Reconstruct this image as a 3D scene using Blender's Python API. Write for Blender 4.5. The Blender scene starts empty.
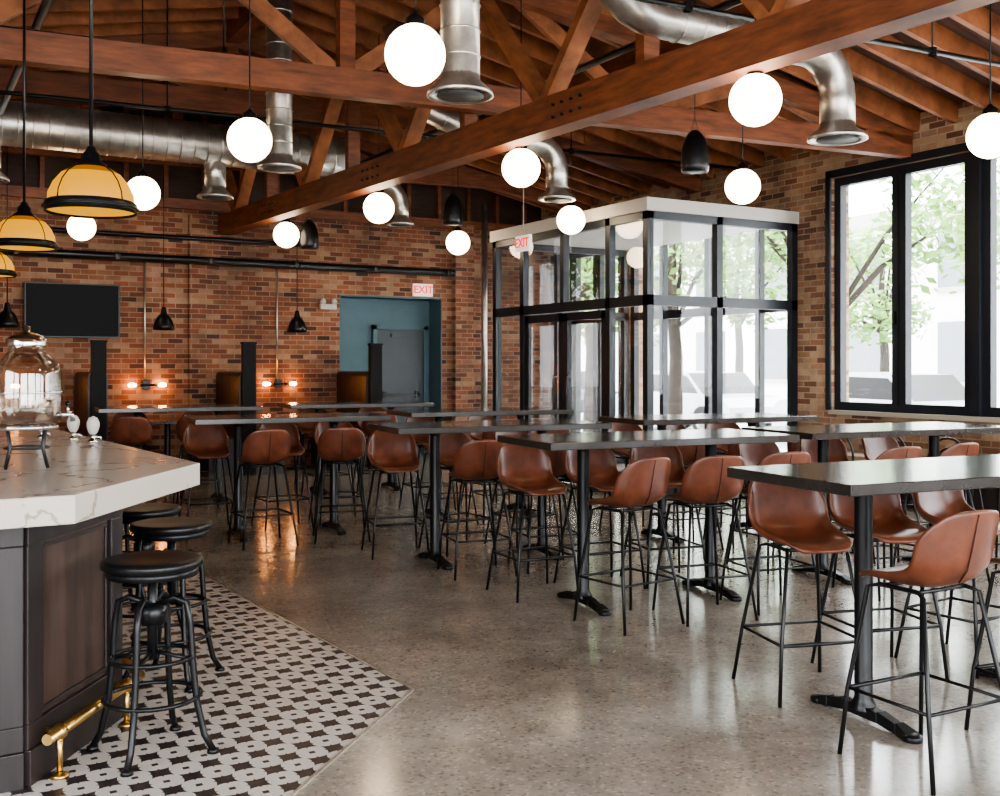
import bpy, bmesh, math, random
from mathutils import Vector, Matrix
random.seed(7)
scene = bpy.context.scene
try: scene.view_settings.look = 'AgX - Medium High Contrast'
except Exception: pass
YAW = math.radians(30)
def W(cx, cd):
    """metres right / metres ahead of the viewpoint -> room axes"""
    return (cx*math.cos(YAW)+cd*math.sin(YAW), -cx*math.sin(YAW)+cd*math.cos(YAW))

# ------------------------------------------------------------------ materials
def nodes(name):
    m = bpy.data.materials.new(name); m.use_nodes = True
    nt = m.node_tree
    return m, nt, nt.nodes['Principled BSDF']
def mat(name, col, rough=.5, metal=0, var=0.0, scale=8, bump=0, stretch=None, spec=None, rvar=0, coat=0):
    m, nt, p = nodes(name)
    p.inputs['Base Color'].default_value = (*col, 1)
    p.inputs['Roughness'].default_value = rough
    p.inputs['Metallic'].default_value = metal
    if spec is not None: p.inputs['Specular IOR Level'].default_value = spec
    if coat: p.inputs['Coat Weight'].default_value = coat; p.inputs['Coat Roughness'].default_value = .12
    if var or bump or rvar:
        tc = nt.nodes.new('ShaderNodeTexCoord'); mp = nt.nodes.new('ShaderNodeMapping')
        n = nt.nodes.new('ShaderNodeTexNoise'); n.inputs['Scale'].default_value = scale
        n.inputs['Detail'].default_value = 6; n.inputs['Roughness'].default_value = .6
        if stretch: mp.inputs['Scale'].default_value = stretch
        nt.links.new(tc.outputs['Object'], mp.inputs[0]); nt.links.new(mp.outputs[0], n.inputs['Vector'])
        r = nt.nodes.new('ShaderNodeValToRGB')
        r.color_ramp.elements[0].position = .3; r.color_ramp.elements[1].position = .7
        r.color_ramp.elements[0].color = (*[c*(1-var) for c in col], 1)
        r.color_ramp.elements[1].color = (*[min(1, c*(1+var)) for c in col], 1)
        nt.links.new(n.outputs['Fac'], r.inputs[0]); nt.links.new(r.outputs[0], p.inputs['Base Color'])
        if bump:
            b = nt.nodes.new('ShaderNodeBump'); b.inputs['Strength'].default_value = bump; b.inputs['Distance'].default_value = .01
            nt.links.new(n.outputs['Fac'], b.inputs['Height']); nt.links.new(b.outputs[0], p.inputs['Normal'])
        if rvar:
            mr = nt.nodes.new('ShaderNodeMapRange'); mr.inputs[3].default_value = rough-rvar; mr.inputs[4].default_value = rough+rvar
            nt.links.new(n.outputs['Fac'], mr.inputs[0]); nt.links.new(mr.outputs[0], p.inputs['Roughness'])
    return m
def emis(name, col, s, base=None):
    m, nt, p = nodes(name)
    p.inputs['Base Color'].default_value = (*(base or col), 1)
    p.inputs['Emission Color'].default_value = (*col, 1); p.inputs['Emission Strength'].default_value = s
    return m
def glassmat(name, tint=(1, 1, 1), refl=.09, edge=.5):
    m = bpy.data.materials.new(name); m.use_nodes = True; nt = m.node_tree
    nt.nodes.clear()
    o = nt.nodes.new('ShaderNodeOutputMaterial'); t = nt.nodes.new('ShaderNodeBsdfTransparent'); g = nt.nodes.new('ShaderNodeBsdfGlossy')
    t.inputs[0].default_value = (*tint, 1); g.inputs['Roughness'].default_value = .02
    lw = nt.nodes.new('ShaderNodeLayerWeight'); lw.inputs[0].default_value = .25
    mr = nt.nodes.new('ShaderNodeMapRange'); mr.inputs[3].default_value = refl*.5; mr.inputs[4].default_value = edge
    mx = nt.nodes.new('ShaderNodeMixShader')
    nt.links.new(lw.outputs['Fresnel'], mr.inputs[0]); nt.links.new(mr.outputs[0], mx.inputs[0])
    nt.links.new(t.outputs[0], mx.inputs[1]); nt.links.new(g.outputs[0], mx.inputs[2]); nt.links.new(mx.outputs[0], o.inputs[0])
    return m
def brickmat(name, axis, cols, mortar):
    m, nt, p = nodes(name); L = nt.links.new
    def M(op, a, b=None, c=None):
        k = nt.nodes.new('ShaderNodeMath'); k.operation = op
        for i, q in enumerate((a, b, c)):
            if q is None: continue
            if isinstance(q, (int, float)): k.inputs[i].default_value = q
            else: L(q, k.inputs[i])
        return k.outputs[0]
    g = nt.nodes.new('ShaderNodeNewGeometry'); s = nt.nodes.new('ShaderNodeSeparateXYZ'); L(g.outputs['Position'], s.inputs[0])
    v = M('DIVIDE', s.outputs['Z'], .073); row = M('FLOOR', v)
    u = M('ADD', M('DIVIDE', M('ADD', s.outputs[axis], 50), .215), M('MULTIPLY', M('MODULO', M('ADD', row, 100), 2), .5)); col = M('FLOOR', u)
    fu = M('ABSOLUTE', M('SUBTRACT', M('SUBTRACT', u, col), .5)); fv = M('ABSOLUTE', M('SUBTRACT', M('SUBTRACT', v, row), .5))
    mo = M('MAXIMUM', M('GREATER_THAN', fu, .471), M('GREATER_THAN', fv, .415))
    c = nt.nodes.new('ShaderNodeCombineXYZ'); L(col, c.inputs[0]); L(row, c.inputs[1])
    wn = nt.nodes.new('ShaderNodeTexWhiteNoise'); wn.noise_dimensions = '2D'; L(c.outputs[0], wn.inputs['Vector'])
    r = nt.nodes.new('ShaderNodeValToRGB'); e = r.color_ramp.elements
    e[0].position = 0; e[0].color = (*cols[0], 1); e[1].position = 1; e[1].color = (*cols[-1], 1)
    for i in range(1, len(cols)-1): x = e.new(i/(len(cols)-1)); x.color = (*cols[i], 1)
    L(wn.outputs['Value'], r.inputs[0])
    n = nt.nodes.new('ShaderNodeTexNoise'); n.inputs['Scale'].default_value = .8; n.inputs['Detail'].default_value = 10; n.inputs['Roughness'].default_value = .72
    L(g.outputs['Position'], n.inputs['Vector'])
    r1 = nt.nodes.new('ShaderNodeValToRGB'); r1.color_ramp.elements[0].position = .36; r1.color_ramp.elements[1].position = .64
    r1.color_ramp.elements[0].color = (.40, .37, .36, 1); r1.color_ramp.elements[1].color = (1.3, 1.27, 1.22, 1)
    L(n.outputs['Fac'], r1.inputs[0])
    mx = nt.nodes.new('ShaderNodeMixRGB'); L(mo, mx.inputs[0]); L(r.outputs[0], mx.inputs[1]); mx.inputs[2].default_value = (*mortar, 1)
    m2 = nt.nodes.new('ShaderNodeMixRGB'); m2.blend_type = 'MULTIPLY'; m2.inputs[0].default_value = .9
    L(mx.outputs[0], m2.inputs[1]); L(r1.outputs[0], m2.inputs[2]); L(m2.outputs[0], p.inputs['Base Color'])
    bp = nt.nodes.new('ShaderNodeBump'); bp.invert = True; bp.inputs['Strength'].default_value = .5; bp.inputs['Distance'].default_value = .01
    L(mo, bp.inputs['Height']); L(bp.outputs[0], p.inputs['Normal'])
    p.inputs['Roughness'].default_value = .85
    return m
def floormat():
    m, nt, p = nodes('polished_concrete'); L = nt.links.new
    g = nt.nodes.new('ShaderNodeNewGeometry')
    n = nt.nodes.new('ShaderNodeTexNoise'); n.inputs['Scale'].default_value = .8; n.inputs['Detail'].default_value = 10; n.inputs['Roughness'].default_value = .75
    L(g.outputs['Position'], n.inputs['Vector'])
    r = nt.nodes.new('ShaderNodeValToRGB'); r.color_ramp.elements[0].position = .32; r.color_ramp.elements[1].position = .68
    r.color_ramp.elements[0].color = (.15, .125, .102, 1); r.color_ramp.elements[1].color = (.42, .375, .32, 1)
    L(n.outputs['Fac'], r.inputs[0])
    v = nt.nodes.new('ShaderNodeTexVoronoi'); v.inputs['Scale'].default_value = 70; L(g.outputs['Position'], v.inputs['Vector'])
    sp = nt.nodes.new('ShaderNodeSeparateColor'); L(v.outputs['Color'], sp.inputs[0])
    r2 = nt.nodes.new('ShaderNodeValToRGB'); e = r2.color_ramp.elements
    e[0].position = 0; e[0].color = (.55, .5, .45, 1); e[1].position = .2; e[1].color = (1, 1, 1, 1)
    x = e.new(.85); x.color = (1, 1, 1, 1); y = e.new(.97); y.color = (1.45, 1.4, 1.3, 1)
    L(sp.outputs[0], r2.inputs[0])
    mx = nt.nodes.new('ShaderNodeMixRGB'); mx.blend_type = 'MULTIPLY'; mx.inputs[0].default_value = .8
    L(r.outputs[0], mx.inputs[1]); L(r2.outputs[0], mx.inputs[2]); L(mx.outputs[0], p.inputs['Base Color'])
    mr = nt.nodes.new('ShaderNodeMapRange'); mr.inputs[3].default_value = .09; mr.inputs[4].default_value = .22
    L(n.outputs['Fac'], mr.inputs[0]); L(mr.outputs[0], p.inputs['Roughness'])
    p.inputs['Specular IOR Level'].default_value = .85
    return m
def tilemat(ang):
    m, nt, p = nodes('encaustic_star_tile'); L = nt.links.new
    g = nt.nodes.new('ShaderNodeNewGeometry'); mp = nt.nodes.new('ShaderNodeMapping')
    mp.inputs['Rotation'].default_value = (0, 0, ang); s = 1/.13; mp.inputs['Scale'].default_value = (s, s, s)
    L(g.outputs['Position'], mp.inputs[0]); sx = nt.nodes.new('ShaderNodeSeparateXYZ'); L(mp.outputs[0], sx.inputs[0])
    def M(op, a, b=None):
        k = nt.nodes.new('ShaderNodeMath'); k.operation = op
        for i, q in enumerate((a, b)):
            if q is None: continue
            if isinstance(q, (int, float)): k.inputs[i].default_value = q
            else: L(q, k.inputs[i])
        return k.outputs[0]
    ab = []
    for ax in ('X', 'Y'):
        f = M('FRACT', M('ADD', sx.outputs[ax], 100)); ab.append(M('ABSOLUTE', M('SUBTRACT', f, .5)))
    a, b = ab
    s1 = M('LESS_THAN', M('ADD', M('POWER', a, .72), M('POWER', b, .72)), .575)
    dg = M('MULTIPLY', M('ADD', a, b), .7071); df = M('MULTIPLY', M('ABSOLUTE', M('SUBTRACT', a, b)), .7071)
    s2 = M('LESS_THAN', M('ADD', M('POWER', dg, .72), M('POWER', df, .72)), .47)
    cor = M('GREATER_THAN', M('ADD', a, b), .87)
    dk = M('MAXIMUM', M('MAXIMUM', s1, s2), cor)
    mx = nt.nodes.new('ShaderNodeMixRGB'); L(dk, mx.inputs[0])
    mx.inputs[1].default_value = (.54, .505, .47, 1); mx.inputs[2].default_value = (.03, .022, .024, 1)
    L(mx.outputs[0], p.inputs['Base Color']); p.inputs['Roughness'].default_value = .35
    return m
def marblemat():
    m, nt, p = nodes('white_marble'); L = nt.links.new
    g = nt.nodes.new('ShaderNodeNewGeometry')
    n = nt.nodes.new('ShaderNodeTexNoise'); n.inputs['Scale'].default_value = 1.6; n.inputs['Detail'].default_value = 8; n.inputs['Distortion'].default_value = 1.2
    L(g.outputs['Position'], n.inputs['Vector'])
    r = nt.nodes.new('ShaderNodeValToRGB'); e = r.color_ramp.elements
    e[0].position = .485; e[0].color = (.54, .48, .42, 1); e[1].position = .515; e[1].color = (.54, .48, .42, 1)
    k = e.new(.5); k.color = (.28, .225, .175, 1)
    L(n.outputs['Fac'], r.inputs[0]); L(r.outputs[0], p.inputs['Base Color']); p.inputs['Roughness'].default_value = .15
    return m

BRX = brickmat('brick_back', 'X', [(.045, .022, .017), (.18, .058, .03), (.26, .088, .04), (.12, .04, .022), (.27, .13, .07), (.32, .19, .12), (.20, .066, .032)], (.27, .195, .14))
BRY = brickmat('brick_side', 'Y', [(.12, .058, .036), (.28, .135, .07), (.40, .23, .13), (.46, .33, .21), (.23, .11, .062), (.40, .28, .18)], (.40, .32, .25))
FLOOR = floormat(); TILE = tilemat(math.radians(30+14)); MARBLE = marblemat()
BEAM = mat('timber_beam', (.17, .054, .021), .5, var=.5, scale=3, stretch=(1, 1, 6), bump=.2)
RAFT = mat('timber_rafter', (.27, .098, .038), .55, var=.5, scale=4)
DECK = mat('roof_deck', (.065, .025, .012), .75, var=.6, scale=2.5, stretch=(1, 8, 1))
SIDING = mat('dark_wood_boards', (.04, .018, .011), .7, var=.4, scale=3, stretch=(1, 1, 12))
BLACK = mat('black_steel', (.009, .009, .010), .33, .3)
POST = mat('black_painted_post', (.008, .007, .007), .6, spec=.2)
FRAME = mat('black_window_frame', (.009, .012, .018), .4)
TABLE = mat('dark_table_top', (.03, .025, .022), .19, var=.35, scale=6, coat=.35)
LEATHER = mat('brown_leather', (.115, .034, .0165), .32, var=.5, scale=7, bump=.15, rvar=.08)
BOOTHL = mat('booth_leather', (.035, .013, .008), .4, var=.3, scale=5)
DWOOD = mat('dark_stained_wood', (.022, .015, .015), .42, var=.5, scale=4, stretch=(2, 2, .2))
PANEL = mat('dark_walnut_panel', (.055, .031, .024), .42, var=.55, scale=5, stretch=(2.5, 2.5, .2))
STEEL = mat('galvanised_duct', (.60, .58, .54), .33, .92, var=.3, scale=6, rvar=.1)
CHROME = mat('chrome', (.6, .6, .6), .15, 1)
BRASS = mat('brass', (.65, .42, .15), .28, 1)
GLASS = glassmat('window_glass', refl=.04, edge=.2); GLASS2 = glassmat('jar_glass', (.88, .84, .79), .25)
GLOBE = emis('globe_glow', (1, .78, .52), 14)
BULB = emis('bulb_glow', (1, .40, .10), 90)
AMBER = emis('amber_glass', (1, .33, .01), .35, (.14, .05, .004))
AMBERHOT = emis('amber_glass_lit', (1, .46, .02), .95, (.16, .065, .005))
TEAL = mat('teal_paint', (.075, .135, .158), .6, var=.1, scale=2)
TEAL2 = mat('grey_door_paint', (.055, .066, .075), .5, var=.05)
WHITE = mat('white_paint', (.50, .47, .43), .5, var=.03)
SCREEN = mat('tv_screen', (.003, .003, .004), .45, spec=.12)
RED = emis('exit_red', (.9, .02, .012), 1.2)
SIGN = emis('exit_sign_face', (1, .9, .8), .7, (.6, .58, .55))
GRASS = mat('pavement', (.78, .77, .75), .9, var=.08, scale=.5)
ASPH = mat('asphalt', (.6, .6, .6), .9, var=.1, scale=1)
LEAF = mat('leaves', (.17, .31, .06), .6, var=.5, scale=.8); BARK = mat('bark', (.04, .03, .024), .9, var=.3, scale=5)
FAC = mat('facade_stucco', (.88, .86, .83), .8, var=.05, scale=.5); CAR1 = mat('car_paint_silver', (.6, .62, .65), .25, .3); CAR2 = mat('car_paint_dark', (.08, .09, .12), .25, .4)
FGL = mat('facade_glazing', (.2, .22, .24), .15)
CUSH = mat('bench_cushion', (.32, .24, .17), .8, var=.1)

# ------------------------------------------------------------------ mesh builder
class B:
    def __init__(s): s.bm = bmesh.new(); s.m = []
    def mi(s, m):
        if m not in s.m: s.m.append(m)
        return s.m.index(m)
    def face(s, vs, m, smooth=False):
        try: f = s.bm.faces.new(vs)
        except ValueError: return
        f.material_index = s.mi(m); f.smooth = smooth
    def hexa(s, P, m):
        v = [s.bm.verts.new(p) for p in P]
        for q in ((3, 2, 1, 0), (4, 5, 6, 7), (0, 1, 5, 4), (1, 2, 6, 5), (2, 3, 7, 6), (3, 0, 4, 7)): s.face([v[i] for i in q], m)
    def box(s, x0, x1, y0, y1, z0, z1, m):
        s.hexa([(x0, y0, z0), (x1, y0, z0), (x1, y1, z0), (x0, y1, z0), (x0, y0, z1), (x1, y0, z1), (x1, y1, z1), (x0, y1, z1)], m)
    def beam(s, p, q, w, h, m, up=(0, 0, 1)):
        p = Vector(p); q = Vector(q); d = (q-p).normalized(); up = Vector(up)
        if abs(d.dot(up)) > .98: up = Vector((1, 0, 0))
        a = d.cross(up).normalized()*w/2; b = a.cross(d).normalized()*h/2
        s.hexa([p-a-b, p+a-b, q+a-b, q-a-b, p-a+b, p+a+b, q+a+b, q-a+b], m)
    def prism(s, poly, z0, z1, m, mtop=None):
        lo = [s.bm.verts.new((x, y, z0)) for x, y in poly]; hi = [s.bm.verts.new((x, y, z1)) for x, y in poly]
        n = len(poly)
        for i in range(n): s.face([lo[i], lo[(i+1) % n], hi[(i+1) % n], hi[i]], m)
        s.face(hi, mtop or m); s.face(lo[::-1], m)
    def tube(s, pts, r, m, seg=10, closed=False, cap=True):
        pts = [Vector(p) for p in pts]; n = len(pts); rings = []
        rr = r if isinstance(r, (list, tuple)) else [r]*n
        prev = None
        for i, p in enumerate(pts):
            if closed: d = pts[(i+1) % n]-pts[i-1]
            else: d = pts[min(i+1, n-1)]-pts[max(i-1, 0)]
            d.normalize()
            if prev is None:
                a = d.orthogonal().normalized() if abs(d.z) < .99 else Vector((1, 0, 0))
                a = (a-d*a.dot(d)).normalized()
            else: a = (prev-d*prev.dot(d)).normalized()
            prev = a; b = d.cross(a)
            rings.append([s.bm.verts.new(p+(a*math.cos(t)+b*math.sin(t))*rr[i]) for t in [2*math.pi*k/seg for k in range(seg)]])
        for i in range(n if closed else n-1):
            A = rings[i]; C = rings[(i+1) % n]
            for k in range(seg): s.face([A[k], A[(k+1) % seg], C[(k+1) % seg], C[k]], m, True)
        if cap and not closed: s.face(rings[0][::-1], m); s.face(rings[-1], m)
    def lathe(s, prof, m, c=(0, 0, 0), seg=24, ms=None):
        rings = []
        for r, z in prof:
            rings.append([s.bm.verts.new((c[0]+max(r, 1e-4)*math.cos(2*math.pi*k/seg), c[1]+max(r, 1e-4)*math.sin(2*math.pi*k/seg), c[2]+z)) for k in range(seg)])
        for i in range(len(prof)-1):
            mm = ms[i] if ms else m
            for k in range(seg): s.face([rings[i][k], rings[i][(k+1) % seg], rings[i+1][(k+1) % seg], rings[i+1][k]], mm, True)
    def sphere(s, c, r, m, seg=24, sz=1):
        n = seg//2; prof = [(r*math.sin(math.pi*i/n), -r*math.cos(math.pi*i/n)*sz) for i in range(n+1)]
        s.lathe(prof, m, c, seg)
    def done(s, name, loc=(0, 0, 0), rz=0, bevel=0):
        if bevel >= 0: bmesh.ops.recalc_face_normals(s.bm, faces=s.bm.faces)
        me = bpy.data.meshes.new(name); s.bm.to_mesh(me); s.bm.free()
        for m in s.m: me.materials.append(m)
        o = bpy.data.objects.new(name, me); scene.collection.objects.link(o)
        o.location = loc; o.rotation_euler = (0, 0, rz)
        if bevel > 0:
            md = o.modifiers.new('bevel', 'BEVEL'); md.width = bevel; md.segments = 2; md.limit_method = 'ANGLE'
        return o
def dup(o, loc, rz=0):
    c = o.copy(); scene.collection.objects.link(c); c.location = loc; c.rotation_euler = (0, 0, rz); return c

# ------------------------------------------------------------------ room shell
XL, XR, YF, YB = -3.5, 9.83, -3.0, 15.53
RX, RZ = 3.4, 5.5
def roofz(x): return RZ-(RZ-4.2)*(x-RX)/(XR-RX) if x > RX else RZ-(RZ-4.1)*(RX-x)/(RX-XL)
b = B(); b.box(XL-.3, XR+.3, YF-.3, YB+.6, -.15, 0, FLOOR); b.done('floor')
T0 = (-.403, 4.86)
tp = [T0, (T0[0]-.545*7, T0[1]+.838*7), (T0[0]-.545*7-3, T0[1]+.838*7-1.8), (-4.6, 2.2), (T0[0]-.26*3.6, T0[1]-.966*3.6)]
b = B(); b.prism([W(*p) for p in tp], 0.0, .004, TILE)
for i in (0, 4):
    p, q = (tp[0], tp[1]) if i == 0 else (tp[4], tp[0])
    b.beam((*W(*p), .003), (*W(*q), .003), .012, .008, STEEL)
b.done('tile_floor_inlay')

# back wall with recess
R0, R1, RZT = 6.06, 7.86, 2.62
b = B()
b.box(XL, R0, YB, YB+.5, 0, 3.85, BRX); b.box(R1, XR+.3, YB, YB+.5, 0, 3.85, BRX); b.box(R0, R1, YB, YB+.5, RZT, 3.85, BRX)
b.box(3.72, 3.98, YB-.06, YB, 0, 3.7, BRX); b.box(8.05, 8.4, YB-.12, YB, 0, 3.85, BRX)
poly = [(XL, 3.85), (XR+.3, 3.85), (XR+.3, roofz(XR)+.1), (RX, RZ+.1), (XL, roofz(XL)+.1)]
vs = [b.bm.verts.new((x, YB+.05, z)) for x, z in poly]; b.face(vs, SIDING)
b.box(XL, XR, YB-.08, YB+.04, 3.78, 3.92, BEAM)
for i in range(24): x = XL+.3+i*.55; b.box(x-.03, x+.03, YB-.03, YB+.05, 3.92, roofz(x), BEAM)
b.done('wall_back')
b = B(); b.box(R0-.01, R1+.01, YB+.44, YB+.52, 0, RZT+.02, TEAL); b.box(R0, R0+.02, YB+.003, YB+.44, 0, RZT, TEAL); b.box(R1-.02, R1, YB+.003, YB+.44, 0, RZT, TEAL); b.box(R0, R1, YB+.003, YB+.44, RZT-.02, RZT, TEAL)
b.done('wall_recess')
b = B(); d0, d1 = 6.85, 7.7; y = YB+.435
b.box(d0, d1, y-.05, y, 0, 2.1, TEAL2)
for a, c in ((d0-.07, d0), (d1, d1+.07)): b.box(a, c, y-.08, y, 0, 2.17, TEAL)
b.box(d0-.07, d1+.07, y-.08, y, 2.1, 2.17, TEAL)
b.box(d0+.08, d1-.08, y-.11, y-.08, 1.0, 1.05, BLACK); b.box(d0+.1, d0+.16, y-.1, y-.05, .98, 1.08, BLACK); b.box(d1-.16, d1-.1, y-.1, y-.05, .98, 1.08, BLACK)
b.box(d0+.25, d0+.6, y-.09, y-.05, 1.98, 2.03, TEAL2)
b.done('door_1')

# left wall + front wall; their unseen windows are added for fill light
LFILL_WIN = [(-2.4, .4), (.9, 3.7)]  # out-of-view openings added to brighten the room from the left
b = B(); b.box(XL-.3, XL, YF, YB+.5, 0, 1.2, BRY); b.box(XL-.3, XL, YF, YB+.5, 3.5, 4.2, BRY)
ys = [YF]+[v for w in LFILL_WIN for v in w]+[YB+.5]
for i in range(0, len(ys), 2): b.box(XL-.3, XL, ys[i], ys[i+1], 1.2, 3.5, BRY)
b.done('wall_left')
b = B()
b.box(XL, XR+.3, YF-.3, YF, 0, .5, BRX); b.box(XL, XR+.3, YF-.3, YF, 3.7, 4.2, BRX)
for x in (XL, 0, 3.4, 6.6, 9.6): b.box(x, x+.5, YF-.3, YF, .5, 3.7, BRX)  # gaps between piers are added openings, letting sky in as fill
vs = [b.bm.verts.new(p) for p in ((XL, YF, 4.2), (XR+.3, YF, 4.2), (RX, YF, RZ+.1))]; b.face(vs, SIDING)
b.done('wall_front')
def window(name, x, y0, y1, z0, z1, npan=2, bars=()):
    b = B(); X0, X1 = x-.05, x+.05
    b.box(X0, X1, y0, y1, z0, z0+.10, FRAME); b.box(X0, X1, y0, y1, z1-.10, z1, FRAME)
    w = (y1-y0)/npan
    for i in range(npan+1):
        c = y0+i*w
        a0 = max(y0, c-.095); a1 = min(y1, c+.095); b.box(X0, X1, a0, a1, z0+.10, z1-.10, FRAME)
        if 0 < i < npan: b.box(X0-.015, X0, c-.01, c+.01, z0+.09, z1-.09, BLACK); b.box(X0-.04, X0, c+.03, c+.05, z0+1.0, z0+1.15, BLACK)
    for zb in bars: b.box(X0, X1, y0, y1, zb-.04, zb+.04, FRAME)
    b.box(x-.006, x+.006, y0+.02, y1-.02, z0+.05, z1-.05, GLASS)
    return b.done(name)
b = B(); x0, x1 = XR, XR+.3
units = [(7.12, 9.0), (5.12, 7.0), (3.12, 5.0), (1.12, 3.0), (-.88, 1.0)]
WZ0, WZ1 = .97, 3.77
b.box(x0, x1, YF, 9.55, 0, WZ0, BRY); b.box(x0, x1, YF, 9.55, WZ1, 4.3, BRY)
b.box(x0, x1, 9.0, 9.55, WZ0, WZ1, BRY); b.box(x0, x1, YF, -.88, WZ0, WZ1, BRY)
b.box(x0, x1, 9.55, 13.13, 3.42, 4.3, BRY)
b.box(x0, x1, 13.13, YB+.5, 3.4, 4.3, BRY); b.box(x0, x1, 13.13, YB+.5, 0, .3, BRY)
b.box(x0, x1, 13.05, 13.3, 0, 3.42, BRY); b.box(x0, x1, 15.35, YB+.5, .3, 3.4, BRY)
b.done('wall_right')
for i, (a, c) in enumerate(units):
    window('window_%d' % (i+1), XR+.1, a, c, WZ0, WZ1)
    if i:
        q = units[i-1][0]
        bb = B(); bb.box(XR-.0, XR+.2, c, q, WZ0, WZ1, FRAME); bb.done('trim_mullion_%d' % i)
window('window_6', XR+.1, 13.3, 15.35, .3, 3.4, 3, (2.25,))
b = B(); b.box(XR-.06, XR+.28, -.88, 9.0, WZ0-.05, WZ0, mat('stone_sill', (.4, .36, .3), .5)); b.done('trim_sill')
b = B(); b.box(XR-.03, XR, -.88, 9.06, WZ1, WZ1+.09, FRAME); b.box(XR-.03, XR, 9.0, 9.07, WZ0, WZ1+.09, FRAME); b.done('trim_window_head')
for i, (x, xx) in enumerate(((.5, 3.4), (3.9, 6.6), (7.1, 9.6), (-3.0, 0))):  # frames for the fill openings added behind the camera
    b = B(); b.box(x, xx, YF-.1, YF-.05, .5, .58, FRAME); b.box(x, xx, YF-.1, YF-.05, 3.62, 3.7, FRAME)
    for c in (x, (x+xx)/2-.03, xx-.06): b.box(c, c+.06, YF-.1, YF-.05, .5, 3.7, FRAME)
    b.done('window_%d' % (7+i))
for i, (a, c) in enumerate(LFILL_WIN):  # frames for the added left fill openings
    b = B(); b.box(XL-.12, XL-.06, a, c, 1.2, 1.28, FRAME); b.box(XL-.12, XL-.06, a, c, 3.42, 3.5, FRAME)
    for k in range(4): q = a+(c-a-.06)*k/3; b.box(XL-.12, XL-.06, q, q+.06, 1.2, 3.5, FRAME)
    b.done('window_%d' % (11+i))

# roof (ceiling) + rafters
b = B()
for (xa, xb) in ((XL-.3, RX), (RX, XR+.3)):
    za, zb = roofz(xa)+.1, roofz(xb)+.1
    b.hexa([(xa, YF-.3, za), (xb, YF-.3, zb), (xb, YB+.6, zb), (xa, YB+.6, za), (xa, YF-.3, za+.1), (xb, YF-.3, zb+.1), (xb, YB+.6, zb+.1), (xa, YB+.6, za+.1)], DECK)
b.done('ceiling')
b = B(); y = YF+.2
while y < YB-.1:
    b.beam((XL, y, roofz(XL)), (RX, y, RZ), .06, .22, RAFT); b.beam((RX, y, RZ), (XR, y, roofz(XR)), .06, .22, RAFT); y += .48
b.beam((RX, YF, RZ-.12), (RX, YB, RZ-.12), .15, .3, BEAM)
for x in (6.6, .2): b.beam((x, YF, roofz(x)-.2), (x, YB, roofz(x)-.2), .12, .2, BEAM)
b.done('roof_rafters')

def truss(yc, name, z0):
    b = B(); sl = -.105
    f = lambda x: yc+(x-5.5)*sl
    b.beam((XL, f(XL), z0), (XR, f(XR), z0) if z0 < 4.1 else (8.0, f(8.0), z0), .14, .24, BEAM)
    xs = [-2.6, -1.1, .4, 1.9, 3.4, 4.9, 6.4, 7.9, 9.2]
    for i in range(len(xs)):
        x = xs[i]; t = roofz(x)-.1
        if i % 2 == 0:
            if t-z0 > .4: b.beam((x, f(x), z0), (x, f(x), t), .1, .14, BEAM)
            for xn in (x-1.4, x+1.4):
                if XL < xn < XR and roofz(xn)-z0 > .4: b.beam((x, f(x)+.08, z0+.05), (xn, f(xn)+.08, roofz(xn)-.15), .06, .15, RAFT)
    b.beam((XL, f(XL), roofz(XL)-.15), (RX, f(RX), RZ-.2), .14, .2, BEAM); b.beam((RX, f(RX), RZ-.2), (XR, f(XR), roofz(XR)-.15), .14, .2, BEAM)
    return b.done(name)
for yc, z in ((8.35, 3.95), (11.9, 4.55), (14.6, 4.4)): truss(yc, 'roof_truss', z)
g0 = Vector((*W(-4.08, 15.55), 3.58)); gd = Vector((*W(.553, -.833), 0))
g1 = g0+gd*16.5
b = B(); b.beam(g0, g1, .20, .28, BEAM)
L = 0.6
while L < 15.5:
    p = g0+gd*L
    for s in (-1, 1):
        q = p+gd*(1.25*s); q.z = roofz(q.x)-.1
        b.beam(p+Vector((0, 0, .1)), q, .09, .16, RAFT, up=(1, 0, 0))
    L += 2.5
for L in [1.85+2.5*i for i in range(6)]:
    p = g0+gd*L; b.beam(p, (p.x, p.y, roofz(p.x)-.1), .1, .14, BEAM)
gn = Vector((gd.y, -gd.x, 0)).normalized()
for L in (2.0, 5.0, 8.5):   # bolts through the girder
    for s in (-1, 1):
        for k in range(4):
            for z in (-.05, .05): q = g0+gd*(L-.18+.12*k)+gn*(.10*s)+Vector((0, 0, z)); b.tube([q, q+gn*(.018*s)], .014, BLACK, 8)
b.done('roof_girder')

# ------------------------------------------------------------------ vestibule
VX, VY, VY2, VZ = 7.46, 9.55, 13.13, 3.28
b = B(); t = .045
def post(x, y, z0=0, z1=VZ): b.box(x-t, x+t, y-t, y+t, z0, z1, FRAME)
ysl = [VY+.045, 10.33, 12.33, VY2-.045]
for y in ysl: post(VX+.045, y)
b.box(VX, VX+.09, 11.29, 11.37, 2.3, VZ, FRAME)
for (z0, z1) in ((2.2, 2.32), (3.19, 3.28)):
    b.box(VX, VX+.09, VY, VY2, z0, z1, FRAME); b.box(VX, XR-.005, VY, VY+.09, z0, z1, FRAME); b.box(VX, XR-.005, VY2-.09, VY2, z0, z1, FRAME)
for (a, c) in ((VY, 10.33), (12.33, VY2)): b.box(VX, VX+.09, a, c, 0, .25, FRAME)
for y in (VY+.045, VY2-.045):
    for x in (8.55, 9.78): post(x, y)
    b.box(VX, XR-.005, y-t, y+t, 0, .25, FRAME)
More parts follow.
